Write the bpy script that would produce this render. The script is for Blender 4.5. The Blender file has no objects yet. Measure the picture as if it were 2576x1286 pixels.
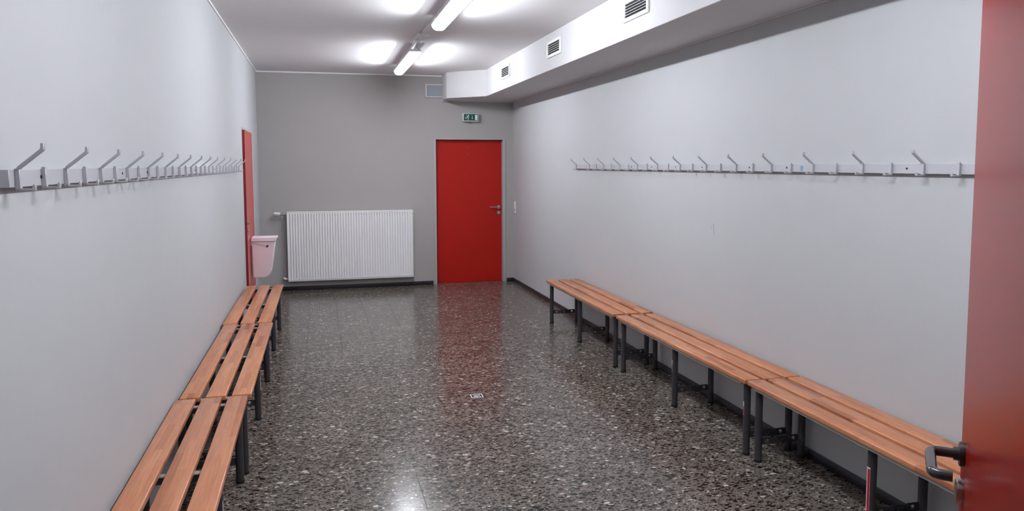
import bpy, bmesh, math, random
from mathutils import Vector, Matrix
random.seed(4)
PI = math.pi
S = bpy.context.scene
C = S.collection

# ------------------------------------------------------------------ camera
CAM = Vector((0.7645, 0.0, 1.6805)); FPX = 1905.5
YAW, PITCH, ROLL = 0.2496, -0.0818, -0.0025
fw = Vector((math.sin(YAW)*math.cos(PITCH), math.cos(YAW)*math.cos(PITCH), math.sin(PITCH)))
rt = Vector((math.cos(YAW), -math.sin(YAW), 0.0)); up = rt.cross(fw)
cr, sr = math.cos(ROLL), math.sin(ROLL)
rt, up = cr*rt + sr*up, -sr*rt + cr*up
cam_d = bpy.data.cameras.new('camera'); cam = bpy.data.objects.new('camera', cam_d); C.objects.link(cam)
cam.matrix_world = Matrix(((rt.x, up.x, -fw.x, CAM.x), (rt.y, up.y, -fw.y, CAM.y), (rt.z, up.z, -fw.z, CAM.z), (0, 0, 0, 1)))
cam_d.sensor_fit = 'HORIZONTAL'; cam_d.sensor_width = 36.0
cam_d.lens = FPX/2576*36.0
cam_d.shift_y = (570.0-643.0)/2576
cam_d.clip_start = 0.02
S.camera = cam

# ------------------------------------------------------------------ world, exposure
w = bpy.data.worlds.new('world'); S.world = w; w.use_nodes = True
w.node_tree.nodes['Background'].inputs[0].default_value = (0.75, 0.8, 0.9, 1)
w.node_tree.nodes['Background'].inputs[1].default_value = 0.12
S.view_settings.view_transform = 'Standard'; S.view_settings.look = 'None'
S.view_settings.gamma = 1.0; S.view_settings.use_curve_mapping = False
S.view_settings.exposure = 1.83
TUBE = 68.0          # emission of the fluorescent tubes
GLOW = 3.0           # emission of their diffusers
LIGHT_COL = (0.88, 0.935, 1.0)

# ------------------------------------------------------------------ room size
W, D, H = 3.461, 10.501, 2.905
YN = 0.50            # inner face of the near wall (the doorway the picture is taken through)
YC = -1.7            # end of the corridor behind it
SX, HS = 2.898, 2.563  # boxed duct: face and underside

# ------------------------------------------------------------------ materials
def new_mat(name):
    m = bpy.data.materials.new(name); m.use_nodes = True
    nt = m.node_tree; b = nt.nodes['Principled BSDF']
    return m, nt, b
def N(nt, t, **kw):
    n = nt.nodes.new(t)
    for k, v in kw.items(): setattr(n, k, v)
    return n
def L(nt, a, b): nt.links.new(a, b)
def setin(b, **kw):
    for k, v in kw.items():
        b.inputs[k.replace('_', ' ')].default_value = v
def noise_bump(nt, b, scale, strength, dist=0.002, detail=3.0, coord='Object'):
    tc = N(nt, 'ShaderNodeTexCoord'); n = N(nt, 'ShaderNodeTexNoise'); bu = N(nt, 'ShaderNodeBump')
    n.inputs['Scale'].default_value = scale; n.inputs['Detail'].default_value = detail
    bu.inputs['Strength'].default_value = strength; bu.inputs['Distance'].default_value = dist
    L(nt, tc.outputs[coord], n.inputs['Vector']); L(nt, n.outputs['Fac'], bu.inputs['Height']); L(nt, bu.outputs['Normal'], b.inputs['Normal'])
    return tc, n
def plain(name, col, rough=0.5, metal=0.0, bump=None, var=0.06, coat=0.0, spec=0.5):
    m, nt, b = new_mat(name)
    setin(b, Roughness=rough, Metallic=metal, Specular_IOR_Level=spec); b.inputs['Coat Weight'].default_value = coat; b.inputs['Coat Roughness'].default_value = 0.12
    tc = N(nt, 'ShaderNodeTexCoord'); n = N(nt, 'ShaderNodeTexNoise'); n.inputs['Scale'].default_value = 6.0; n.inputs['Detail'].default_value = 4.0
    mx = N(nt, 'ShaderNodeMix', data_type='RGBA')
    mx.inputs['A'].default_value = (*[c*(1-var) for c in col], 1); mx.inputs['B'].default_value = (*[min(1, c*(1+var)) for c in col], 1)
    L(nt, tc.outputs['Object'], n.inputs['Vector']); L(nt, n.outputs['Fac'], mx.inputs['Factor']); L(nt, mx.outputs['Result'], b.inputs['Base Color'])
    if bump:
        n2 = N(nt, 'ShaderNodeTexNoise'); n2.inputs['Scale'].default_value = bump[0]; n2.inputs['Detail'].default_value = 4.0
        bu = N(nt, 'ShaderNodeBump'); bu.inputs['Strength'].default_value = bump[1]; bu.inputs['Distance'].default_value = bump[2]
        L(nt, tc.outputs['Object'], n2.inputs['Vector']); L(nt, n2.outputs['Fac'], bu.inputs['Height']); L(nt, bu.outputs['Normal'], b.inputs['Normal'])
    return m
M = {}
M['wall'] = plain('grey_wall_paint', (0.485, 0.488, 0.500), 0.75, bump=(130, 0.12, 0.002), var=0.02)
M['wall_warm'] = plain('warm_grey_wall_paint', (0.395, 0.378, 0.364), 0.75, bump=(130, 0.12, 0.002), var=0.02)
M['ceiling'] = plain('white_ceiling_paint', (0.78, 0.755, 0.765), 0.9, bump=(160, 0.3, 0.002), var=0.02)
M['white_plaster'] = plain('white_plaster', (0.60, 0.59, 0.60), 0.85, bump=(120, 0.15, 0.001), var=0.015)
M['trim'] = plain('white_trim', (0.82, 0.80, 0.81), 0.5, var=0.02)
M['plinth'] = plain('black_plinth', (0.018, 0.017, 0.022), 0.35, var=0.2)
M['red'] = plain('red_door_lacquer', (0.42, 0.012, 0.006), 0.40, var=0.03, coat=0.0, spec=0.22, bump=(60, 0.04, 0.001))
M['red_edge_shade'] = plain('red_door_edge_shade', (0.22, 0.006, 0.010), 0.5, var=0.05)
M['red_gloss'] = plain('red_door_gloss', (0.27, 0.009, 0.004), 0.24, var=0.03, spec=0.12)
M['frame'] = plain('grey_steel_frame', (0.42, 0.425, 0.44), 0.4, var=0.03)
M['rack'] = plain('silver_lacquered_metal', (0.50, 0.50, 0.53), 0.42, metal=0.15, var=0.03)
M['screw'] = plain('dark_screw_metal', (0.05, 0.05, 0.06), 0.3, metal=0.9)
M['leg'] = plain('anthracite_lacquer', (0.040, 0.037, 0.043), 0.42, var=0.08)
M['foot'] = plain('black_rubber', (0.010, 0.010, 0.011), 0.6)
M['zinc'] = plain('zinc_grey_steel', (0.42, 0.42, 0.40), 0.45, metal=0.4)
M['radiator'] = plain('white_radiator_enamel', (0.90, 0.895, 0.90), 0.35, var=0.015)
M['white_plastic'] = plain('white_plastic', (0.78, 0.77, 0.77), 0.4)
M['chrome'] = plain('brushed_steel', (0.55, 0.52, 0.50), 0.28, metal=0.95)
M['dark_handle'] = plain('dark_brown_grey_plastic', (0.035, 0.032, 0.036), 0.22, coat=0.3)
M['bin'] = plain('pale_pink_plastic', (0.88, 0.75, 0.79), 0.45)
M['bin_rim'] = plain('pale_lilac_plastic', (0.88, 0.83, 0.88), 0.4)
M['green'] = plain('sign_green', (0.005, 0.085, 0.055), 0.35, var=0.03)
M['sign_white'] = plain('sign_white', (0.75, 0.80, 0.80), 0.4)
M['panel_grey'] = plain('grey_grille_cloth', (0.32, 0.35, 0.385), 0.7, bump=(900, 0.4, 0.001))
M['void_shade'] = plain('black_void_shade', (0.006, 0.006, 0.010), 0.8)
M['sticker_red'] = plain('red_sticker', (0.45, 0.015, 0.03), 0.4)
M['sticker_white'] = plain('white_sticker', (0.75, 0.70, 0.70), 0.4)
M['blue'] = plain('pale_blue_sticker', (0.22, 0.36, 0.46), 0.5)
M['scuff'] = plain('grey_scuff', (0.34, 0.34, 0.36), 0.8)
M['lamp_metal'] = plain('lamp_housing_enamel', (0.62, 0.58, 0.60), 0.4)

def emitter(name, col, s):
    m = bpy.data.materials.new(name); m.use_nodes = True; nt = m.node_tree; nt.nodes.clear()
    o = N(nt, 'ShaderNodeOutputMaterial'); e = N(nt, 'ShaderNodeEmission')
    e.inputs['Color'].default_value = (*col, 1); e.inputs['Strength'].default_value = s
    L(nt, e.outputs[0], o.inputs['Surface']); return m
M['tube'] = emitter('fluorescent_tube', LIGHT_COL, TUBE)
def diffuser_mat():
    m = bpy.data.materials.new('lamp_diffuser'); m.use_nodes = True; nt = m.node_tree; nt.nodes.clear()
    o = N(nt, 'ShaderNodeOutputMaterial'); e = N(nt, 'ShaderNodeEmission'); t = N(nt, 'ShaderNodeBsdfTransparent')
    e.inputs['Color'].default_value = (*LIGHT_COL, 1); e.inputs['Strength'].default_value = GLOW
    t.inputs['Color'].default_value = (0.9, 0.9, 0.9, 1)
    a = N(nt, 'ShaderNodeAddShader'); L(nt, e.outputs[0], a.inputs[0]); L(nt, t.outputs[0], a.inputs[1]); L(nt, a.outputs[0], o.inputs['Surface'])
    return m
M['diffuser'] = diffuser_mat()

def ramp(nt, stops, interp='LINEAR'):
    r = N(nt, 'ShaderNodeValToRGB'); cr_ = r.color_ramp; cr_.interpolation = interp
    while len(cr_.elements) > 1: cr_.elements.remove(cr_.elements[-1])
    cr_.elements[0].position = stops[0][0]; cr_.elements[0].color = (*stops[0][1], 1)
    for p, c in stops[1:]:
        e = cr_.elements.new(p); e.color = (*c, 1)
    return r
def g(v): return (v, v, v)
def math_n(nt, op, a, b=None, c=None):
    n = N(nt, 'ShaderNodeMath', operation=op)
    for i, v in enumerate((a, b, c)):
        if v is None: continue
        if isinstance(v, (int, float)): n.inputs[i].default_value = v
        else: L(nt, v, n.inputs[i])
    return n.outputs[0]

def wood_mat():
    m, nt, b = new_mat('varnished_laminated_wood')
    tc = N(nt, 'ShaderNodeTexCoord'); oi = N(nt, 'ShaderNodeObjectInfo')
    sep = N(nt, 'ShaderNodeSeparateXYZ'); L(nt, tc.outputs['Object'], sep.inputs[0])
    # staves run along Y in rows across X; every slat starts somewhere else in the board
    yoff = math_n(nt, 'MULTIPLY_ADD', oi.outputs['Random'], 9.7, sep.outputs['Y'])
    comb = N(nt, 'ShaderNodeCombineXYZ'); L(nt, yoff, comb.inputs['X']); L(nt, sep.outputs['X'], comb.inputs['Y'])
    br = N(nt, 'ShaderNodeTexBrick'); L(nt, comb.outputs[0], br.inputs['Vector'])
    br.offset = 0.37; br.offset_frequency = 2; br.squash = 1.35; br.squash_frequency = 3
    br.inputs['Color1'].default_value = (0, 0, 0, 1); br.inputs['Color2'].default_value = (1, 1, 1, 1); br.inputs['Mortar'].default_value = (0.4, 0.4, 0.4, 1)
    br.inputs['Scale'].default_value = 1.0; br.inputs['Mortar Size'].default_value = 0.0; br.inputs['Bias'].default_value = 0.0
    br.inputs['Brick Width'].default_value = 0.33; br.inputs['Row Height'].default_value = 0.0345
    r = ramp(nt, [(0.0, (0.34, 0.110, 0.046)), (0.12, (0.47, 0.172, 0.074)), (0.45, (0.54, 0.207, 0.092)), (0.8, (0.60, 0.250, 0.120)), (1.0, (0.52, 0.195, 0.086))])
    L(nt, br.outputs['Color'], r.inputs['Fac'])
    mp = N(nt, 'ShaderNodeMapping'); mp.inputs['Scale'].default_value = (6.0, 120.0, 40.0); L(nt, comb.outputs[0], mp.inputs['Vector'])
    gr = N(nt, 'ShaderNodeTexNoise'); gr.inputs['Scale'].default_value = 1.0; gr.inputs['Detail'].default_value = 5.0; gr.inputs['Distortion'].default_value = 0.6
    L(nt, mp.outputs[0], gr.inputs['Vector'])
    gv = N(nt, 'ShaderNodeMapRange'); gv.inputs['From Min'].default_value = 0.3; gv.inputs['From Max'].default_value = 0.7; gv.inputs['To Min'].default_value = 0.82; gv.inputs['To Max'].default_value = 1.12
    L(nt, gr.outputs['Fac'], gv.inputs['Value'])
    mm = N(nt, 'ShaderNodeMix', data_type='RGBA', blend_type='MULTIPLY'); mm.inputs['Factor'].default_value = 1.0
    L(nt, r.outputs['Color'], mm.inputs['A']); L(nt, gv.outputs[0], mm.inputs['B']); L(nt, mm.outputs['Result'], b.inputs['Base Color'])
    bu = N(nt, 'ShaderNodeBump'); bu.inputs['Strength'].default_value = 0.08; bu.inputs['Distance'].default_value = 0.0006
    L(nt, gr.outputs['Fac'], bu.inputs['Height']); L(nt, bu.outputs['Normal'], b.inputs['Normal'])
    setin(b, Roughness=0.45, Specular_IOR_Level=0.3); b.inputs['Coat Weight'].default_value = 0.45; b.inputs['Coat Roughness'].default_value = 0.10
    return m
M['wood'] = wood_mat()
M['red_side'] = plain('red_side_door_lacquer', (0.56, 0.030, 0.020), 0.30, var=0.03, coat=0.25, bump=(60, 0.04, 0.001))

def terrazzo():
    m, nt, b = new_mat('washed_pebble_terrazzo')
    tc = N(nt, 'ShaderNodeTexCoord')
    dn = N(nt, 'ShaderNodeTexNoise'); dn.inputs['Scale'].default_value = 28.0; dn.inputs['Detail'].default_value = 2.0
    L(nt, tc.outputs['Object'], dn.inputs['Vector'])
    vs = N(nt, 'ShaderNodeVectorMath', operation='SUBTRACT'); vs.inputs[1].default_value = (0.5, 0.5, 0.5); L(nt, dn.outputs['Color'], vs.inputs[0])
    vm = N(nt, 'ShaderNodeVectorMath', operation='SCALE'); vm.inputs['Scale'].default_value = 0.016; L(nt, vs.outputs[0], vm.inputs[0])
    va = N(nt, 'ShaderNodeVectorMath', operation='ADD'); L(nt, tc.outputs['Object'], va.inputs[0]); L(nt, vm.outputs[0], va.inputs[1])
    STONES = [(0.0, (0.006, 0.004, 0.005)), (0.46, (0.016, 0.012, 0.012)), (0.66, (0.060, 0.048, 0.043)), (0.76, (0.20, 0.17, 0.145)), (0.88, (0.34, 0.30, 0.255)), (0.95, (0.52, 0.47, 0.42))]
    mn = N(nt, 'ShaderNodeTexNoise'); mn.inputs['Scale'].default_value = 3.0; mn.inputs['Detail'].default_value = 8.0; L(nt, tc.outputs['Object'], mn.inputs['Vector'])
    base = ramp(nt, [(0.3, (0.118, 0.095, 0.078)), (0.7, (0.168, 0.139, 0.118))]); L(nt, mn.outputs['Fac'], base.inputs['Fac'])
    cur = base.outputs['Color']
    for (ang, sx, sy, lo, hi) in ((0.5, 58, 74, -0.12, 0.37), (2.2, 40, 56, -0.05, 0.41), (1.2, 26, 44, 0.0, 0.46)):
        mp = N(nt, 'ShaderNodeMapping'); mp.inputs['Rotation'].default_value = (0, 0, ang); mp.inputs['Scale'].default_value = (sx, sy, 0.0)
        L(nt, va.outputs[0], mp.inputs['Vector'])
        vo = N(nt, 'ShaderNodeTexVoronoi', voronoi_dimensions='2D', feature='F1'); vo.inputs['Scale'].default_value = 1.0; vo.inputs['Randomness'].default_value = 0.9
        L(nt, mp.outputs[0], vo.inputs['Vector'])
        sp = N(nt, 'ShaderNodeSeparateColor'); L(nt, vo.outputs['Color'], sp.inputs[0])
        mr = N(nt, 'ShaderNodeMapRange'); mr.inputs['To Min'].default_value = lo; mr.inputs['To Max'].default_value = hi; L(nt, sp.outputs['Green'], mr.inputs['Value'])
        inside = math_n(nt, 'SUBTRACT', mr.outputs[0], vo.outputs['Distance'])
        edge = N(nt, 'ShaderNodeMapRange'); edge.inputs['From Min'].default_value = 0.0; edge.inputs['From Max'].default_value = 0.03; L(nt, inside, edge.inputs['Value'])
        col = ramp(nt, STONES, 'CONSTANT'); L(nt, sp.outputs['Red'], col.inputs['Fac'])
        mx = N(nt, 'ShaderNodeMix', data_type='RGBA'); L(nt, edge.outputs[0], mx.inputs['Factor']); L(nt, cur, mx.inputs['A']); L(nt, col.outputs['Color'], mx.inputs['B'])
        cur = mx.outputs['Result']
    # tile joints, a 307 mm grid
    sep = N(nt, 'ShaderNodeSeparateXYZ'); L(nt, tc.outputs['Object'], sep.inputs[0])
    ds = []
    for ax, off in (('X', 0.0155), ('Y', 3.69-0.3075*20)):
        t = math_n(nt, 'SUBTRACT', sep.outputs[ax], off)
        t = math_n(nt, 'PINGPONG', t, 0.3075/2)
        ds.append(t)
    dmin = math_n(nt, 'MINIMUM', ds[0], math_n(nt, 'ADD', ds[1], 0.0004))
    jn = N(nt, 'ShaderNodeMapRange'); jn.inputs['From Min'].default_value = 0.0011; jn.inputs['From Max'].default_value = 0.0022; jn.inputs['To Min'].default_value = 1.0; jn.inputs['To Max'].default_value = 0.0
    L(nt, dmin, jn.inputs['Value'])
    mj = N(nt, 'ShaderNodeMix', data_type='RGBA'); mj.inputs['B'].default_value = (0.022, 0.020, 0.019, 1)
    L(nt, math_n(nt, 'MULTIPLY', jn.outputs[0], 0.85), mj.inputs['Factor']); L(nt, cur, mj.inputs['A']); L(nt, mj.outputs['Result'], b.inputs['Base Color'])
    rn = N(nt, 'ShaderNodeTexNoise'); rn.inputs['Scale'].default_value = 1.7; rn.inputs['Detail'].default_value = 5.0; L(nt, tc.outputs['Object'], rn.inputs['Vector'])
    rr = N(nt, 'ShaderNodeMapRange'); rr.inputs['To Min'].default_value = 0.14; rr.inputs['To Max'].default_value = 0.24; L(nt, rn.outputs['Fac'], rr.inputs['Value'])
    ra = math_n(nt, 'ADD', rr.outputs[0], math_n(nt, 'MULTIPLY', jn.outputs[0], 0.3))
    L(nt, ra, b.inputs['Roughness'])
    sl = N(nt, 'ShaderNodeMapRange'); sl.inputs['To Min'].default_value = 0.33; sl.inputs['To Max'].default_value = 0.08; L(nt, jn.outputs[0], sl.inputs['Value']); L(nt, sl.outputs[0], b.inputs['Specular IOR Level'])
    bu = N(nt, 'ShaderNodeBump'); bu.inputs['Strength'].default_value = 0.25; bu.inputs['Distance'].default_value = 0.001
    hn = N(nt, 'ShaderNodeTexNoise'); hn.inputs['Scale'].default_value = 22.0; L(nt, tc.outputs['Object'], hn.inputs['Vector'])
    hh = math_n(nt, 'MULTIPLY', hn.outputs['Fac'], 0.15)
    L(nt, hh, bu.inputs['Height']); L(nt, bu.outputs['Normal'], b.inputs['Normal'])
    return m
M['floor'] = terrazzo()

# ------------------------------------------------------------------ mesh helpers
def nb(): return bmesh.new()
def _merge(dst, src, mat=None):
    if mat is not None: bmesh.ops.transform(src, matrix=mat, verts=src.verts)
    me = bpy.data.meshes.new('tmp'); src.to_mesh(me); src.free(); dst.from_mesh(me); bpy.data.meshes.remove(me)
def box(bm, x0, x1, y0, y1, z0, z1, bev=0.0, seg=2, mat=None):
    t = nb(); v = bmesh.ops.create_cube(t, size=1.0)['verts']
    for p in v:
        p.co = Vector((x0+(p.co.x+.5)*(x1-x0), y0+(p.co.y+.5)*(y1-y0), z0+(p.co.z+.5)*(z1-z0)))
    if bev: bmesh.ops.bevel(t, geom=t.edges[:], offset=bev, segments=seg, affect='EDGES', profile=0.5)
    _merge(bm, t, mat)
def cyl(bm, p0, p1, r, r2=None, n=24, bev=0.0, caps=True):
    p0, p1 = Vector(p0), Vector(p1); d = p1-p0
    t = nb(); bmesh.ops.create_cone(t, cap_ends=caps, segments=n, radius1=r, radius2=r if r2 is None else r2, depth=d.length)
    if bev:
        es = [e for e in t.edges if all(abs(abs(v.co.z)-d.length/2) < 1e-6 for v in e.verts)]
        es = [e for e in es if len(e.link_faces) == 2 and any(len(f.verts) > 4 for f in e.link_faces)]
        bmesh.ops.bevel(t, geom=es, offset=bev, segments=2, affect='EDGES')
    q = Vector((0, 0, 1)).rotation_difference(d.normalized())
    _merge(bm, t, Matrix.Translation((p0+p1)/2) @ q.to_matrix().to_4x4())
def sphere(bm, c, r, sz=(1, 1, 1), n=16):
    t = nb(); bmesh.ops.create_uvsphere(t, u_segments=n, v_segments=n//2, radius=r)
    _merge(bm, t, Matrix.Translation(c) @ Matrix.Diagonal((*sz, 1)))
def prism(bm, poly, axis, a0, a1, bev=0.0, seg=2):
    """extrude a 2-D polygon along an axis; the two plane coordinates come in XYZ order without the axis"""
    def mk(p, a):
        return {'x': (a, p[0], p[1]), 'y': (p[0], a, p[1]), 'z': (p[0], p[1], a)}[axis]
    t = nb(); n = len(poly)
    A = [t.verts.new(mk(p, a0)) for p in poly]; B = [t.verts.new(mk(p, a1)) for p in poly]
    t.faces.new(A); t.faces.new(B[::-1])
    for i in range(n): t.faces.new((A[i], B[i], B[(i+1) % n], A[(i+1) % n]))
    bmesh.ops.recalc_face_normals(t, faces=t.faces[:])
    if bev: bmesh.ops.bevel(t, geom=t.edges[:], offset=bev, segments=seg, affect='EDGES')
    _merge(bm, t)
def tube(bm, pts, r, n=16, fillet=0.0, fs=6, sc=(1, 1)):
    """round bar along a path with rounded corners"""
    P = [Vector(p) for p in pts]
    if fillet:
        Q = [P[0]]
        for i in range(1, len(P)-1):
            a, b_, c = P[i-1], P[i], P[i+1]
            d = min(fillet, (b_-a).length*.49, (c-b_).length*.49)
            s, e = b_+(a-b_).normalized()*d, b_+(c-b_).normalized()*d
            for k in range(fs+1):
                u = k/fs; Q.append((1-u)**2*s + 2*u*(1-u)*b_ + u*u*e)
        Q.append(P[-1]); P = Q
    t = nb(); rings = []
    up0 = None
    for i, p in enumerate(P):
        d = (P[min(i+1, len(P)-1)] - P[max(i-1, 0)]).normalized()
        if up0 is None:
            up0 = d.orthogonal().normalized()
        else:
            up0 = (up0 - d*up0.dot(d)).normalized()
        sd = d.cross(up0)
        rings.append([t.verts.new(p + r*(math.cos(2*PI*k/n)*up0*sc[0] + math.sin(2*PI*k/n)*sd*sc[1])) for k in range(n)])
    for a, b_ in zip(rings, rings[1:]):
        for k in range(n): t.faces.new((a[k], a[(k+1) % n], b_[(k+1) % n], b_[k]))
    t.faces.new(rings[0][::-1]); t.faces.new(rings[-1])
    bmesh.ops.recalc_face_normals(t, faces=t.faces[:])
    _merge(bm, t)
def strip(bm, path, th, y0, y1, bev=0.0012):
    """flat bar bent in the XZ plane, as wide as y0..y1"""
    P = [Vector((p[0], p[1])) for p in path]; Lf, Rt = [], []
    for i, p in enumerate(P):
        if i == 0: d = (P[1]-P[0]).normalized(); n = Vector((-d.y, d.x)); k = 1
        elif i == len(P)-1: d = (P[-1]-P[-2]).normalized(); n = Vector((-d.y, d.x)); k = 1
        else:
            d1 = (P[i]-P[i-1]).normalized(); d2 = (P[i+1]-P[i]).normalized()
            n1, n2 = Vector((-d1.y, d1.x)), Vector((-d2.y, d2.x)); n = (n1+n2).normalized(); k = 1/max(.35, n.dot(n1))
        Lf.append(p+n*th/2*k); Rt.append(p-n*th/2*k)
    prism(bm, [tuple(p) for p in Lf+Rt[::-1]], 'y', y0, y1, bev, 1)
def perf_plate(bm, x0, x1, y0, y1, z0, z1, nh, rh):
    """plate standing in the XZ plane with a row of round holes"""
    t = nb(); cw = (x1-x0)/nh; zc = (z0+z1)/2; n = 16
    sq = []
    for k in range(n):
        a = 2*PI*(k+.5)/n; c, s = math.cos(a), math.sin(a); q = 1/max(abs(c), abs(s)); sq.append((c*q, s*q, c, s))
    for h in range(nh):
        xc = x0+cw*(h+.5)
        O, I = {}, {}
        for yy in (y0, y1):
            O[yy] = [t.verts.new((xc+a*cw/2, yy, zc+b_*(z1-z0)/2)) for a, b_, c, s in sq]
            I[yy] = [t.verts.new((xc+c*rh, yy, zc+s*rh)) for a, b_, c, s in sq]
            for k in range(n):
                j = (k+1) % n; t.faces.new((O[yy][k], O[yy][j], I[yy][j], I[yy][k]))
        for k in range(n):
            j = (k+1) % n
            t.faces.new((I[y0][k], I[y0][j], I[y1][j], I[y1][k])); t.faces.new((O[y0][k], O[y0][j], O[y1][j], O[y1][k]))
    bmesh.ops.remove_doubles(t, verts=t.verts[:], dist=1e-5)
    bmesh.ops.recalc_face_normals(t, faces=t.faces[:])
    _merge(bm, t)
def obj(name, bm, mat, parent=None, smooth=True, loc=None, rz=None):
    me = bpy.data.meshes.new(name); bm.to_mesh(me); bm.free()
    me.materials.append(mat)
    if smooth:
        for p in me.polygons: p.use_smooth = True
        try: me.set_sharp_from_angle(angle=math.radians(38))
        except Exception: pass
    o = bpy.data.objects.new(name, me); C.objects.link(o)
    if parent: o.parent = parent
    if loc is not None: o.location = loc
    if rz is not None: o.rotation_euler = (0, 0, rz)
    return o
def tag(o, label, cat=None, group=None, kind=None):
    if label: o['label'] = label
    if cat: o['category'] = cat
    if group: o['group'] = group
    if kind: o['kind'] = kind
    return o
def thing(name, label, cat, loc=(0, 0, 0), rz=0.0, group=None, kind=None):
    o = bpy.data.objects.new(name, None); C.objects.link(o); o.empty_display_size = 0.1
    o.location = loc; o.rotation_euler = (0, 0, rz)
    return tag(o, label, cat, group, kind)
def copy_tree(o, parent=None):
    c = o.copy(); C.objects.link(c); c.parent = parent
    for ch in [x for x in list(C.objects) if x.parent == o]: copy_tree(ch, c)
    return c
def struct(name, bm, mat, label, cat, smooth=False):
    return tag(obj(name, bm, mat, None, smooth), label, cat, None, 'structure')

# ------------------------------------------------------------------ room shell
b = nb(); box(b, -0.9, W+0.2, YC-.2, D+0.4, -0.12, 0.0)
struct('floor', b, M['floor'], 'polished brown-grey pebble terrazzo floor laid in square tiles', 'floor')
b = nb(); box(b, -0.9, W+0.2, YC-.2, D+0.4, H, H+0.12)
struct('ceiling', b, M['ceiling'], 'flat white painted ceiling carrying the tube lamps', 'ceiling')
LD0, LD1, LDH = 8.43, 9.26, 2.03      # side door opening
b = nb()
box(b, -0.2, 0, YN, LD0, 0, H); box(b, -0.2, 0, LD1, D, 0, H); box(b, -0.2, 0, LD0, LD1, LDH, H)
struct('wall_left', b, M['wall'], 'long grey painted wall with the side door and waste bin', 'wall')
b = nb(); box(b, W, W+0.2, YN, D, 0, H)
struct('wall_right', b, M['wall'], 'long grey painted wall under the white boxed duct', 'wall')
DX0, DX1, DH = 2.330, 3.330, 2.040    # end door opening
b = nb()
box(b, -0.2, DX0, D, D+0.25, 0, H); box(b, DX1, W+0.2, D, D+0.25, 0, H); box(b, DX0, DX1, D, D+0.25, DH, H)
struct('wall_far', b, M['wall_warm'], 'short grey end wall with radiator and closed red door', 'wall')
OX0, OX1 = 0.50, 1.495
b = nb()
box(b, -0.2, OX0, YN-0.2, YN, 0, H); box(b, OX1, W+0.2, YN-0.2, YN, 0, H); box(b, OX0, OX1, YN-0.2, YN, 2.06, H)
struct('wall_near', b, M['wall'], 'grey wall with the open doorway the room is seen through', 'wall')
b = nb()
box(b, -0.9, -0.7, YC, YN-0.2, 0, H); box(b, W, W+0.2, YC, YN-0.2, 0, H); box(b, -0.9, W+0.2, YC-.2, YC, 0, H)
struct('wall_corridor', b, M['wall'], 'grey corridor walls behind the open doorway', 'wall')
# plinths
def plinth(name, parts, label):
    b = nb()
    for p in parts: box(b, *p, 0.0, 0.054, 0.003)
    struct(name, b, M['plinth'], label, 'baseboard', True)
plinth('baseboard_far', [(0.012, DX0-0.03, D-0.012, D), (DX1+0.03, W-0.012, D-0.012, D)], 'black plinth strip along the end wall below the radiator')
plinth('baseboard_right', [(W-0.012, W, YN, D)], 'black plinth strip behind the benches below the boxed duct')
plinth('baseboard_left', [(0, 0.012, YN, LD0-0.03), (0, 0.012, LD1+0.03, D)], 'black plinth strip behind the benches beside the side door')
# thin white strips in the ceiling corner
b = nb(); box(b, 0, 0.012, YN, D, H-0.016, H); struct('trim_1', b, M['trim'], 'thin white ceiling strip above the side door wall', 'trim')
b = nb(); box(b, 0.012, 2.45, D-0.012, D, H-0.016, H); struct('trim_2', b, M['trim'], 'thin white ceiling strip above the radiator wall', 'trim')
# boxed-in duct with its splayed end
b = nb()
prism(b, [(SX, YN), (SX, 9.70), (2.447, 10.11), (2.447, D), (W, D), (W, YN)], 'z', HS, H, 0.003, 1)
struct('ceiling_beam', b, M['white_plaster'], 'white boxed-in air duct running along the ceiling with three grilles', 'boxed duct', True)
b = nb(); box(b, W-0.014, W, YN, D-.014, HS-0.010, HS); box(b, 2.60, W-.014, D-0.014, D, HS-0.010, HS); box(b, 2.435, 2.52, D-0.03, D, HS-0.014, HS, 0.003)
struct('trim_3', b, M['white_plaster'], 'thin white joint strip under the boxed duct', 'trim')

# ------------------------------------------------------------------ doors
def lever(parent, sgn, mat, z, x, yface, out=-1):
    """round rose and straight lever on a door lying in the XZ plane"""
    b = nb(); cyl(b, (x, yface, z), (x, yface+out*0.009, z), 0.026, bev=0.002); obj('rosette', b, mat, parent)
    b = nb(); tube(b, [(x, yface+out*0.006, z), (x, yface+out*0.055, z), (x+sgn*0.128, yface+out*0.055, z), (x+sgn*0.134, yface+out*0.050, z)], 0.0095, fillet=0.016)
    obj('door_handle', b, mat, parent)
# door 1: end door in a steel frame
d1 = thing('door_1', 'closed red door with steel lever at the end of the room', 'door', (0, 0, 0), kind='structure')
b = nb()
for (x0, x1) in ((DX0-0.008, DX0+0.023), (DX1-0.024, DX1+0.016)):
    box(b, x0, x1, D-0.010, D+0.085, 0, DH-0.012, 0.0015, 1)
    box(b, x0, x1, D+0.085, D+0.16, 0, DH-0.012)
box(b, DX0-0.008, DX1+0.016, D-0.010, D+0.085, DH-0.012, DH+0.008, 0.0015, 1)
obj('door_frame', b, M['frame'], d1)
b = nb(); box(b, DX0+0.023, DX1-0.024, D+0.075, D+0.117, 0.001, DH-0.012, 0.0015, 1); obj('door_leaf', b, M['red'], d1)
lever(d1, -1, M['chrome'], 1.073, 3.262, D+0.075)
b = nb(); cyl(b, (3.262, D+0.075, 0.994), (3.262, D+0.064, 0.994), 0.026, bev=0.002); cyl(b, (3.262, D+0.066, 0.994), (3.262, D+0.060, 0.994), 0.008); obj('lock_rose', b, M['chrome'], d1)
b = nb()
for z in (1.918, 1.820): cyl(b, (2.816, D+0.076, z), (2.816, D+0.0735, z), 0.007, n=12)
tag(obj('door_bolt', b, plain('bright_red_plug', (0.62, 0.06, 0.05), 0.3), d1), 'two small bright red plugs')
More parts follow.
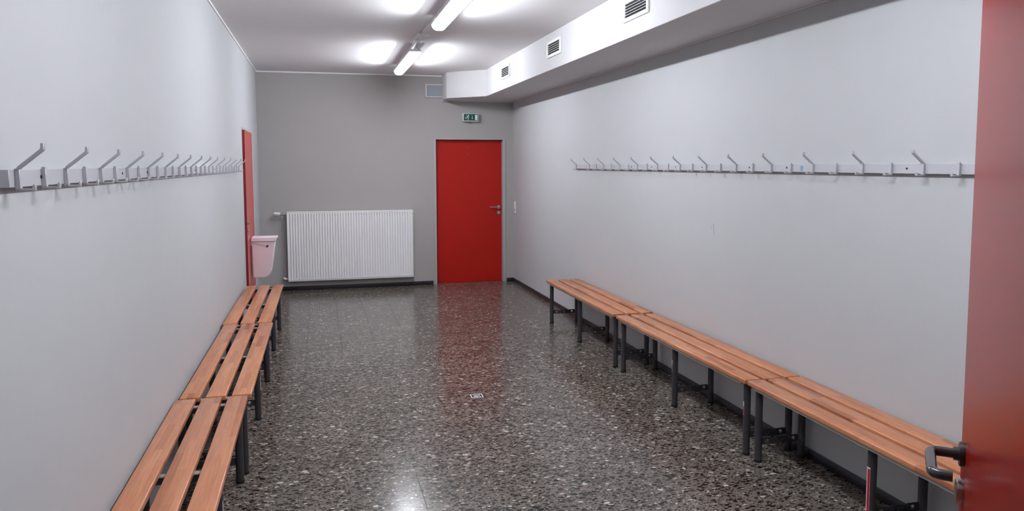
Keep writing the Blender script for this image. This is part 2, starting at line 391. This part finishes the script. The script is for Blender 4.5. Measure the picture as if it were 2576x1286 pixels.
# door 2: side door, its leaf standing proud of the wall
d2 = thing('door_2', 'closed red side door behind the pale waste bin', 'door', (0, 0, 0), kind='structure')
b = nb()
box(b, -0.12, 0.003, LD0-0.045, LD0+0.012, 0, LDH+0.045, 0.001, 1); box(b, -0.12, 0.003, LD1-0.012, LD1+0.045, 0, LDH+0.045, 0.001, 1); box(b, -0.12, 0.003, LD0+0.012, LD1-0.012, LDH-0.012, LDH+0.045, 0.001, 1)
obj('door_frame', b, M['frame'], d2)
b = nb(); box(b, 0.003, 0.026, LD0-0.035, LD1+0.035, 0.006, LDH+0.018, 0.0015, 1); box(b, -0.02, 0.003, LD0+.014, LD1-.014, 0.006, LDH-.014)
obj('door_leaf', b, M['red_side'], d2)
b = nb(); box(b, 0.002, 0.0262, LD0-0.0390, LD0-0.0352, 0.006, LDH+0.018); tag(obj('door_edge_shade', b, M['red_edge_shade'], d2), 'leaf edge with its shade painted dark maroon')  # less lit leaf edge: its shade is put into a darker red strip
for nm, z in (('rosette', 1.073), ('lock_rose', 0.994)):
    b = nb(); cyl(b, (0.026, 8.455, z), (0.035, 8.455, z), 0.026, bev=0.002); obj(nm, b, M['chrome'], d2)
b = nb(); cyl(b, (0.034, 8.455, 1.073), (0.050, 8.455, 1.073), 0.012, bev=0.003); obj('door_knob', b, M['chrome'], d2)
# door 3: the open entrance door
DIR = math.radians(40.0)                       # leaf direction away from the hinge, from +Y towards +X
hx, hy = 2.113-0.96*math.sin(DIR), 1.318-0.96*math.cos(DIR)
# local frame: +X along the leaf from hinge, visible face looks to +Y
d3 = thing('door_3', 'open glossy red door with dark bent handle at the entrance', 'door', (hx, hy, 0), PI/2-DIR, kind='structure')
b = nb(); box(b, 0, 0.96, -0.042, 0.0, 0.008, 2.03, 0.0015, 1); obj('door_leaf', b, M['red_gloss'], d3)
RX = 0.902
b = nb(); cyl(b, (RX, 0.0, 1.066), (RX, 0.010, 1.066), 0.0265, bev=0.002, n=32); cyl(b, (RX, 0.009, 1.066), (RX, 0.020, 1.066), 0.0145, n=24)
tag(obj('rosette', b, M['dark_handle'], d3), 'dark plastic rosette')
b = nb(); tube(b, [(RX, 0.010, 1.066), (RX, 0.064, 1.066), (RX-0.138, 0.067, 1.066), (RX-0.141, 0.032, 1.066)], 0.0105, fillet=0.019, n=24, fs=8)
tag(obj('door_handle', b, M['dark_handle'], d3), 'dark plastic bent lever')
b = nb(); cyl(b, (RX+.004, 0.0, 0.984), (RX+.004, 0.013, 0.984), 0.0275, bev=0.003, n=32); tag(obj('lock_rose', b, M['chrome'], d3), 'grey metal lock cover')
b = nb()
for (x0, x1) in ((OX0-0.03, OX0+0.02), (OX1-0.02, OX1+0.03)): box(b, x0, x1, YN-0.21, YN+0.01, 0, 2.06, 0.001, 1)
box(b, OX0-0.03, OX1+0.03, YN-0.21, YN+0.01, 2.045, 2.09, 0.001, 1)
for o_ in (tag(obj('door_frame_entrance', b, M['frame'], None, False), 'grey steel frame around the open entrance doorway', 'door frame', None, 'structure'),): o_.name = 'trim_4'

# ------------------------------------------------------------------ lamps
LX = 1.745
def make_lamp():
    t = thing('ceiling_lamp', '', 'lamp')
    hl = 0.83
    b = nb(); box(b, -0.028, 0.028, -hl+0.05, hl-0.05, -0.052, 0.0, 0.002, 1); obj('housing', b, M['lamp_metal'], t)
    zt, ze, zb_, we = -0.050, -0.080, -0.136, 0.061
    b = nb(); prism(b, [(-0.034, zt), (0.034, zt), (we, ze), (we, ze-0.005), (-we, ze-0.005), (-we, ze)], 'y', -hl, hl, 0.0008, 1); obj('reflector_tray', b, M['lamp_metal'], t)
    # shallow rounded diffuser bowl below the tray, its ends sloping in
    b = nb(); n = 14; rings = []
    for y, k_ in ((-hl+0.004, 0.25), (-hl+0.006, 0.55), (-hl+0.014, 0.86), (-hl+0.030, 1.0), (hl-0.030, 1.0), (hl-0.014, 0.86), (hl-0.006, 0.55), (hl-0.004, 0.25)):
        rings.append([b.verts.new(((we-0.004)*(math.copysign(abs(math.cos(PI+PI*k/n))**0.75, math.cos(PI+PI*k/n))), y, ze-0.004+(zb_-ze+0.004)*k_*abs(math.sin(PI+PI*k/n))**0.8)) for k in range(n+1)])
    for A, B in zip(rings, rings[1:]):
        for k in range(n): b.faces.new((A[k], A[k+1], B[k+1], B[k]))
    b.faces.new(rings[0]); b.faces.new(rings[-1])
    obj('diffuser', b, M['diffuser'], t)
    b = nb(); cyl(b, (0, -hl+0.06, -0.116), (0, hl-0.06, -0.116), 0.012, n=16); obj('tube', b, M['tube'], t)
    for s in (-1, 1):
        b = nb(); box(b, -0.018, 0.018, s*(hl-0.048)-.010, s*(hl-0.048)+.010, -0.130, -0.086); obj('lamp_socket', b, M['white_plastic'], t)
        b = nb(); prism(b, [(-0.050, -0.086), (0.050, -0.086), (0.048, -0.112), (0.030, -0.128), (-0.030, -0.128), (-0.048, -0.112)], 'y', s*(hl-0.034)-.002, s*(hl-0.034)+.002); obj('added_light_blocker', b, M['lamp_metal'], t)  # unseen plate added in each bowl end, keeping light off the far wall's top
    return t
lamp = make_lamp()
for i, (y, lab) in enumerate(((8.60, 'glowing tube lamp on the ceiling closest to the radiator wall'), (5.44, 'glowing tube lamp on the ceiling cut off by the picture top'), (2.28, 'glowing tube lamp on the ceiling close to the entrance door'))):
    o = lamp if i == 0 else copy_tree(lamp)
    o.location = (LX, y, H); tag(o, lab, 'lamp', 'tube lamps on the ceiling')
t = thing('cable_duct', 'white surface cable duct with junction box between two tube lamps', 'cable duct', (0, 0, H))
b = nb(); box(b, 1.724, 1.766, 6.25, 7.16, -0.018, 0.0, 0.002, 1); obj('duct', b, M['ceiling'], t)
b = nb(); box(b, 1.690, 1.800, 7.15, 7.42, -0.034, 0.0, 0.003, 1); obj('junction_box', b, M['ceiling'], t)
b = nb(); strip(b, [(0, 0), (0.001, 0)], 0.01, 0, 0.001) if False else None
tube(b, [(1.712, 7.42, -0.036), (1.706, 7.50, -0.042), (1.712, 7.80, -0.048)], 0.016, n=12); cyl(b, (1.690, 7.40, -0.036), (1.745, 7.43, -0.038), 0.010, n=12)
tag(obj('connector', b, M['trim'], t), 'shiny white connector')
t = None
# duct piece feeding the next lamp
t = thing('cable_duct', 'white surface cable duct between the two lamps above the picture', 'cable duct', (0, 0, H))
b = nb(); box(b, 1.724, 1.766, 3.10, 4.62, -0.018, 0.0, 0.002, 1); obj('duct', b, M['ceiling'], t)

# ------------------------------------------------------------------ grilles in the duct
def make_vent():
    t = thing('air_vent', '', 'vent')
    hw, hh, ow, oh, d = 0.212, 0.0755, 0.180, 0.048, 0.014
    b = nb()                                # local: +X into the duct, face at -d
    box(b, -d, 0, -hw, hw, oh, hh, 0.003); box(b, -d, 0, -hw, hw, -hh, -oh, 0.003); box(b, -d, 0, -hw, -ow, -oh, oh, 0.003); box(b, -d, 0, ow, hw, -oh, oh, 0.003)
    obj('frame', b, M['white_plastic'], t)
    b = nb(); box(b, -0.002, 0.0, -ow, ow, -oh, oh); obj('opening_shade', b, M['void_shade'], t)  # black backing sheet paints the unlit depth behind the slats
    for k in range(4):
        z = -oh + (k+1)*2*oh/5
        b = nb(); prism(b, [(-d+.001, z-0.0035), (-d+.001, z-0.0005), (-0.002, z+0.0035), (-0.002, z+0.0005)], 'y', -ow, ow); obj('slat', b, M['white_plastic'], t, False)
    return t
v = make_vent()
for i, (y, lab) in enumerate(((4.905, 'white grille in the boxed duct, cut by the picture top'), (6.772, 'white grille in the boxed duct, middle of the three'), (8.641, 'white grille in the boxed duct nearest its splayed end'))):
    o = v if i == 0 else copy_tree(v)
    o.location = (SX, y, 2.7525); tag(o, lab.replace('nearest', 'next to'), 'vent', 'grilles in the boxed duct')

# ------------------------------------------------------------------ coat racks
def hook_mesh(long):
    b = nb(); hw = 0.0075
    box(b, 0.0245, 0.0370, -hw, hw, -0.031, 0.0255, 0.0015, 1)
    if long:
        strip(b, [(0.030, 0.018), (0.035, 0.028), (0.089, 0.073), (0.090, 0.089)], 0.0080, -hw, hw)
    else:
        box(b, 0.026, 0.036, -hw, hw, 0.0245, 0.0300, 0.0015, 1)
    strip(b, [(0.028, -0.028), (0.066, -0.028), (0.068, -0.014)], 0.0060, -hw, hw)
    return b
def rack(label, x, z, rz, y0, y1, longs, shorts, screws, dots=()):
    """rail runs from y0 to y1 in world Y; rz turns it to face into the room"""
    sg = 1 if rz == 0 else -1
    t = thing('coat_rack', label, 'coat rack', (x, (y0+y1)/2, z), rz)
    yc = (y0+y1)/2; loc = lambda y: (y-yc)*sg
    b = nb(); hl = (y1-y0)/2
    box(b, 0.0, 0.025, -hl, hl, -0.0225, 0.0225, 0.0012, 1); obj('rail', b, M['rack'], t)
    for lst, lg in ((longs, True), (shorts, False)):
        first = None
        for y in lst:
            if first is None: first = obj('long_hook' if lg else 'short_hook', hook_mesh(lg), M['rack'], t, loc=(0, loc(y), 0))
            else:
                c = first.copy(); C.objects.link(c); c.location = (0, loc(y), 0)
    first = None
    for y in screws:
        if first is None:
            b = nb(); cyl(b, (0.0245, 0, 0), (0.0275, 0, 0), 0.0045, n=12); first = obj('screw', b, M['screw'], t, loc=(0, loc(y), 0.002))
        else:
            c = first.copy(); C.objects.link(c); c.location = (0, loc(y), 0.002)
    for y in dots:
        b = nb(); prism(b, [(loc(y)-0.016, -0.014), (loc(y)+0.014, -0.016), (loc(y)+0.016, 0.012), (loc(y)-0.010, 0.015)], 'x', 0.0250, 0.0254)
        tag(obj('sticker', b, M['blue'], t), 'worn pale blue sticker')
    return t
LY = [2.142, 2.522, 2.902, 3.284, 3.673, 4.062, 4.455, 4.855, 5.240, 5.612, 6.02, 6.43, 6.84, 7.25, 7.66]
LY = [y+0.021 for y in LY]
LS = [(a+b_)/2 for a, b_ in zip(LY, LY[1:])]
rack('grey metal coat rack on the wall leading to the side door', 0.0, 1.648, 0.0, 2.120, 7.71, LY, LS, [2.343, 3.238, 3.684, 4.146, 5.037, 5.514, 5.95, 6.65, 7.32])
RY = [2.482] + [2.885+0.4*k for k in range(13)]
RS = [2.686+0.4*k for k in range(12)] + [2.28]
rack('grey metal coat rack on the wall under the boxed duct', W, 1.655, PI, 2.20, 7.76, RY, RS, [2.99, 3.93, 4.33, 4.95, 5.37, 5.80, 6.22, 6.62], [3.79])

# ------------------------------------------------------------------ benches
SW, SG, SL, ZT = 0.100, 0.030, 1.91, 0.458
def make_bench():
    t = thing('bench', '', 'bench')
    sl = None
    for k in range(3):
        x0 = k*(SW+SG)
        if sl is None:
            b = nb(); box(b, 0, SW, -SL/2, SL/2, ZT-0.027, ZT, 0.0055, 3); sl = obj('slat', b, M['wood'], t)
        else:
            c = sl.copy(); C.objects.link(c); c.location = (x0, 0, 0)
    bar = leg = st = None
    for y in (-0.905, 0.0, 0.905):
        if bar is None:
            b = nb(); box(b, 0.004, 0.352, -0.016, 0.016, ZT-0.034, ZT-0.0272, 0.001, 1)
            bar = obj('cross_bar', b, M['zinc'], t, loc=(0, y, 0))
            b = nb(); box(b, 0.030, 0.316, -0.013, 0.013, ZT-0.062, ZT-0.0345, 0.002, 1); ct = obj('cross_tube', b, M['leg'], t, loc=(0, y, 0))
            b = nb(); perf_plate(b, 0.048, 0.300, -0.002, 0.002, 0.098, 0.138, 3, 0.0115)
            st = obj('stretcher', b, M['leg'], t, loc=(0, y, 0))
        else:
            for q in (bar, st, ct):
                c = q.copy(); C.objects.link(c); c.location = (0, y, 0)
        for x in (0.035, 0.312):
            if leg is None:
                b = nb(); cyl(b, (0, 0, 0.012), (0, 0, ZT-0.036), 0.0205, n=28); leg = obj('leg', b, M['leg'], t, loc=(x, y, 0))
                b = nb(); cyl(b, (0, 0, 0.0), (0, 0, 0.018), 0.0222, n=28, bev=0.003); cap = obj('foot_cap', b, M['foot'], leg)
            else:
                c = leg.copy(); C.objects.link(c); c.location = (x, y, 0)
                d = cap.copy(); C.objects.link(d); d.parent = c
    rail = None
    for x in (0.008, 0.322):
        if rail is None:
            b = nb(); box(b, 0, 0.030, -0.90, 0.90, ZT-0.041, ZT-0.0275, 0.001, 1); rail = obj('side_rail', b, M['zinc'], t, loc=(x, 0, 0))
        else:
            c = rail.copy(); C.objects.link(c); c.location = (x, 0, 0)
    return t
bench = make_bench()
def sticker(leg, z0, z1, a0, a1, red):
    """a curved label stuck round part of a leg; angles in the leg's own frame"""
    for nm, m_, za, zb, b0, b1, lab in (('sticker', M['sticker_white'], z0, z1, a0, a1, 'white paper label'), ('sticker', M['sticker_red'], z0+0.003, z0+(z1-z0)*red, a1-math.radians(38), a1-math.radians(3), 'red printed label')):
        r = 0.0209 if nm and m_ is M['sticker_white'] else 0.0212
        b = nb(); n = 8; P0, P1 = [], []
        for k in range(n+1):
            a = b0+(b1-b0)*k/n
            P0.append(b.verts.new((r*math.cos(a), r*math.sin(a), za))); P1.append(b.verts.new((r*math.cos(a), r*math.sin(a), zb)))
        for k in range(n): b.faces.new((P0[k], P0[k+1], P1[k+1], P1[k]))
        tag(obj(nm, b, m_, leg), lab)
BG = 'slatted benches along the walls'
benches = {}
for i, (k, xb, yc, side, rot, lab) in enumerate((
    ('RA', 3.438, 6.680, 'R', -0.006, 'wooden slat bench farthest down the wall under the boxed duct'),
    ('RB', 3.440, 4.712, 'R', 0.004, 'wooden slat bench in the middle of the row under the boxed duct'),
    ('RC', 3.446, 2.786, 'R', -0.004, 'wooden slat bench partly hidden by the open red door'),
    ('LA', 0.026, 7.090, 'L', -0.006, 'wooden slat bench whose end stands beside the pale waste bin'),
    ('LB', 0.032, 5.158, 'L', -0.003, 'wooden slat bench in the middle of the row on the side door wall'),
    ('LC', 0.020, 3.226, 'L', 0.006, 'wooden slat bench cut off by the picture bottom on the side door wall'))):
    o = bench if i == 0 else copy_tree(bench)
    o.location = (xb, yc, 0); o.rotation_euler = (0, 0, (PI if side == 'R' else 0)+rot)
    tag(o, lab.replace('farthest', 'standing far'), 'bench', BG); benches[k] = o
def legs_of(o, x, y):
    for c in [q for q in C.objects if q.parent == o and q.name.startswith('leg')]:
        if abs(c.location.x-x) < 1e-3 and abs(c.location.y-y) < 1e-3: return c
# right-hand benches are turned round: local +Y end is the near end; stickers face the room (+X local)
HALF = math.radians(62)
for k, y, z0, z1, red in (('RA', 0.905, 0.27, 0.335, 0.5), ('RB', -0.905, 0.25, 0.315, 0.5), ('RB', 0.0, 0.25, 0.33, 0.6), ('RB', 0.905, 0.235, 0.315, 0.65), ('RC', 0.0, 0.11, 0.33, 0.97)):
    a = math.radians({'RA': 2, 'RB': 6, 'RC': 30}[k])
    sticker(legs_of(benches[k], 0.312, y), z0, z1, a-2*HALF, a, red)
for k, y, z0, z1 in (('LB', 0.0, 0.20, 0.29), ('LC', 0.0, 0.19, 0.30)):
    sticker(legs_of(benches[k], 0.312, y), z0, z1, math.radians(-22), math.radians(80), 0.05)

# ------------------------------------------------------------------ radiator
RX0, RX1, RZ0, RZ1, RF = 0.353, 2.007, 0.138, 1.058, D-0.108
t = thing('radiator', 'white ribbed panel radiator on the end wall', 'radiator', (RX0, D, 0))
rw = RX1-RX0
b = nb(); pitch = rw/48; xs = []
for k in range(48):
    x = k*pitch
    xs += [(x+pitch*.06, 0.0), (x+pitch*.76, 0.001), (x+pitch*.80, 0.020), (x+pitch*.95, 0.020)]
xs = [(0.0, 0.0)] + xs[:-1] + [(rw, 0.0)]
ys = RF-D
za, zb = RZ0+0.028, RZ1-0.030
rows = []
for z, f in ((RZ0+.013, 0), (za-0.006, 0), (za+0.012, 1), (zb-0.012, 1), (zb+0.006, 0), (RZ1-.004, 0)):
    rows.append([b.verts.new((x, ys+dd*f, z)) for x, dd in xs])
for r0, r1 in zip(rows, rows[1:]):
    for k in range(len(xs)-1): b.faces.new((r0[k], r0[k+1], r1[k+1], r1[k]))
box(b, 0.0, rw, ys+0.019, ys+0.080, RZ0+.004, RZ1-.012)
obj('front_panel', b, M['radiator'], t)
b = nb()
box(b, -0.004, rw+0.004, ys-0.003, ys+0.004, RZ0-0.004, RZ0+0.006, 0.002, 1); box(b, -0.004, rw+0.004, ys-0.003, ys+0.084, RZ1-0.010, RZ1+0.004, 0.003)
box(b, -0.006, 0.0, ys-0.003, ys+0.084, RZ0-.004, RZ1, 0.002, 1); box(b, rw, rw+0.006, ys-0.003, ys+0.084, RZ0-.004, RZ1, 0.002, 1)
obj('casing', b, M['radiator'], t)
for x in (0.25, rw-0.25):
    b = nb(); box(b, x-0.02, x+0.02, -0.026, -0.001, 0.25, 0.95, 0.002, 1); obj('wall_bracket', b, M['radiator'], t)
vx = -RX0
b = nb(); cyl(b, (vx+0.186, -0.072, 1.040), (vx+0.262, -0.072, 1.034), 0.021, r2=0.025, bev=0.003); tag(obj('thermostat_head', b, M['white_plastic'], t), 'white thermostat head')
b = nb(); cyl(b, (vx+0.262, -0.072, 1.033), (vx+0.285, -0.072, 1.031), 0.012); cyl(b, (vx+0.282, -0.072, 1.031), (vx+0.325, -0.072, 1.030), 0.020, bev=0.003); cyl(b, (vx+0.325, -0.072, 1.030), (vx+0.350, -0.072, 1.029), 0.013)
sphere(b, (vx+0.305, -0.072, 1.042), 0.018); tag(obj('valve', b, M['chrome'], t), 'shiny metal valve body')
b = nb(); tube(b, [(vx+0.300, -0.072, 1.026), (vx+0.292, -0.064, 1.000), (vx+0.275, -0.010, 0.955)], 0.008, fillet=0.01); obj('supply_pipe', b, M['radiator'], t)
b = nb(); tube(b, [(vx+0.350, -0.072, 0.168), (vx+0.306, -0.072, 0.168), (vx+0.300, -0.001, 0.168)], 0.010, fillet=0.02); cyl(b, (vx+0.292, -0.066, 0.172), (vx+0.312, -0.086, 0.172), 0.015); obj('return_pipe', b, M['radiator'], t)

# ------------------------------------------------------------------ things on the walls
t = thing('wall_panel', 'grey rectangular panel in a white frame high on the end wall', 'wall panel', (2.3375, D, 2.692))
b = nb(); hw, hh, d = 0.1195, 0.0885, 0.034
for a in ((-hw, hw, -hh, -hh+0.010), (-hw, hw, hh-0.010, hh), (-hw, -hw+0.010, -hh+.01, hh-.01), (hw-0.010, hw, -hh+.01, hh-.01)):
    box(b, a[0], a[1], -d, 0, a[2], a[3], 0.0015, 1)
obj('frame', b, M['trim'], t)
b = nb(); box(b, -hw+0.009, hw-0.009, -d+0.003, 0, -hh+0.009, hh-0.009); obj('grille_cloth', b, M['panel_grey'], t)
b = nb(); box(b, hw, hw+0.004, -d+0.012, 0, -hh+0.004, hh-0.004); obj('side_gap_shade', b, M['void_shade'], t)  # black strip paints the shade of the gap towards the boxed duct

t = thing('exit_sign', 'green emergency exit sign with running figure above the end door', 'sign', (2.838, D, 2.333))
hw, hh, d = 0.112, 0.054, 0.075
b = nb(); box(b, -hw, hw, -d, 0, -hh, hh, 0.004); obj('casing', b, M['sign_white'], t)
b = nb(); box(b, -hw+0.008, hw-0.008, -d-0.0012, -d+0.001, -hh+0.010, hh-0.007); obj('sign_face', b, M['green'], t)
b = nb(); yf0, yf1 = -d-0.0020, -d-0.0011
def stroke(p, q, wd):
    p, q = Vector(p), Vector(q); e = (q-p).normalized(); n = Vector((-e.y, e.x))*wd/2
    prism(b, [tuple(p+n), tuple(q+n), tuple(q-n), tuple(p-n)], 'y', yf0, yf1)
def disc(c, r): prism(b, [(c[0]+r*math.cos(2*PI*k/14), c[1]+r*math.sin(2*PI*k/14)) for k in range(14)], 'y', yf0, yf1)
cx = -0.050
disc((cx+0.018, 0.030), 0.0075)                                     # head
prism(b, [(cx+0.000, 0.024), (cx+0.012, 0.022), (cx+0.006, 0.000), (cx-0.006, -0.004)], 'y', yf0, yf1)   # trunk
stroke((cx+0.006, 0.020), (cx-0.012, 0.024), 0.006); stroke((cx-0.011, 0.025), (cx-0.020, 0.012), 0.006)   # arm behind
stroke((cx+0.008, 0.018), (cx+0.018, 0.006), 0.006); stroke((cx+0.017, 0.006), (cx+0.028, 0.010), 0.006)   # arm in front
stroke((cx+0.000, 0.002), (cx+0.014, -0.012), 0.0085); stroke((cx+0.014, -0.010), (cx+0.008, -0.034), 0.008)  # leg in front
stroke((cx-0.002, 0.001), (cx-0.014, -0.013), 0.0085); stroke((cx-0.012, -0.012), (cx-0.034, -0.010), 0.008)  # leg behind
obj('running_figure', b, M['sign_white'], t, False)
b = nb(); stroke((0.018, 0.026), (0.018, -0.010), 0.005); prism(b, [(0.005, -0.006), (0.031, -0.006), (0.018, -0.022)], 'y', yf0, yf1); obj('arrow', b, M['sign_white'], t, False)
b = nb(); box(b, 0.056, 0.094, yf0, yf1, -0.036, 0.036); obj('door_symbol', b, M['sign_white'], t, False)
b = nb(); sphere(b, (-0.012, -0.045, -0.066), 0.012, n=14); cyl(b, (-0.012, -0.045, -0.066), (-0.012, -0.045, -0.052), 0.006, n=10)
tag(obj('indicator_lamp', b, plain('red_indicator', (0.45, 0.03, 0.03), 0.3), t), 'small red indicator')

t = thing('light_switch', 'white upright double switch plate beside the end door', 'switch', (W, 10.388, 1.076))
b = nb(); box(b, -0.010, 0, -0.042, 0.042, -0.080, 0.080, 0.003); obj('plate', b, M['white_plastic'], t)
b = nb(); box(b, -0.014, -0.010, -0.030, 0.030, 0.010, 0.070, 0.0015, 1); obj('rocker', b, M['white_plastic'], t)
b = nb(); cyl(b, (-0.012, 0, -0.040), (-0.0095, 0, -0.040), 0.022); obj('socket', b, M['zinc'], t)

# ------------------------------------------------------------------ waste bin on the side door
t = thing('waste_bin', 'pale pink plastic waste bin hanging on the red side door', 'waste bin', (0.026, 8.82, 0.44))
b = nb()
def bin_outline(x1, zb_, zt, xb, r):
    P = [(0.012, zt), (0.018, zb_)]
    for k in range(9):
        a = -PI/2 + (PI/2-0.10)*k/8
        P.append((xb-r+r*math.cos(a), zb_+r+r*math.sin(a)*1.0))
    P.append((x1, zt)); return P
prism(b, bin_outline(0.262, 0.0, 0.405, 0.215, 0.095), 'y', -0.105, 0.105, 0.008, 3)
obj('body', b, M['bin'], t)
b = nb()
prism(b, [(0.006, 0.405), (0.010, 0.445), (0.286, 0.445), (0.262, 0.400)], 'y', -0.118, 0.118, 0.003, 2); 
box(b, 0.258, 0.268, -0.100, 0.100, 0.20, 0.41, 0.003, 1) if False else None
obj('rim', b, M['bin_rim'], t)
b = nb(); cyl(b, (0.178, -0.104, 0.352), (0.178, -0.112, 0.352), 0.010, n=18); cyl(b, (0.172, -0.104, 0.342), (0.172, -0.110, 0.342), 0.008, n=18); tag(obj('handle_pivot', b, M['foot'], t), 'black pivot button')
b = nb(); tube(b, [(0.172, -0.110, 0.350), (0.100, -0.113, 0.368), (0.012, -0.116, 0.396)], 0.0018, n=8); obj('wire_handle', b, M['zinc'], t)
b = nb(); box(b, 0.0, 0.012, -0.09, 0.09, 0.36, 0.43, 0.002, 1); obj('mounting_plate', b, M['bin_rim'], t)

# ------------------------------------------------------------------ floor drain, wall scuffs
t = thing('floor_drain', 'small square floor drain with pale frame in the terrazzo', 'drain', (1.845, 5.288, 0.0), 0.0)
b = nb()
for a in ((-.044, .044, -.040, -.034), (-.044, .044, .034, .040), (-.044, -.038, -.034, .034), (.038, .044, -.034, .034), (.018, .022, -.034, .034)):
    box(b, *a, 0.0, 0.004, 0.001, 1)
obj('frame', b, M['trim'], t)
b = nb(); box(b, -.038, .038, -.034, .034, 0.0005, 0.0015); obj('opening_shade', b, M['void_shade'], t)  # flat black sheet paints the darkness down the drain
b = nb(); box(b, -.024, .012, -.020, .014, 0.001, 0.003, 0.0008, 1); obj('cover', b, M['zinc'], t)

b = nb(); prism(b, [(4.802, 1.178), (4.809, 1.178), (4.823, 1.262), (4.813, 1.263)], 'x', W-0.0006, W); prism(b, [(4.846, 1.222), (4.850, 1.222), (4.842, 1.246), (4.838, 1.246)], 'x', W-0.0006, W)
tag(obj('wall_scuff', b, M['scuff'], None, False), 'grey vertical scuff mark on the wall below the coat rack', 'scuff mark')
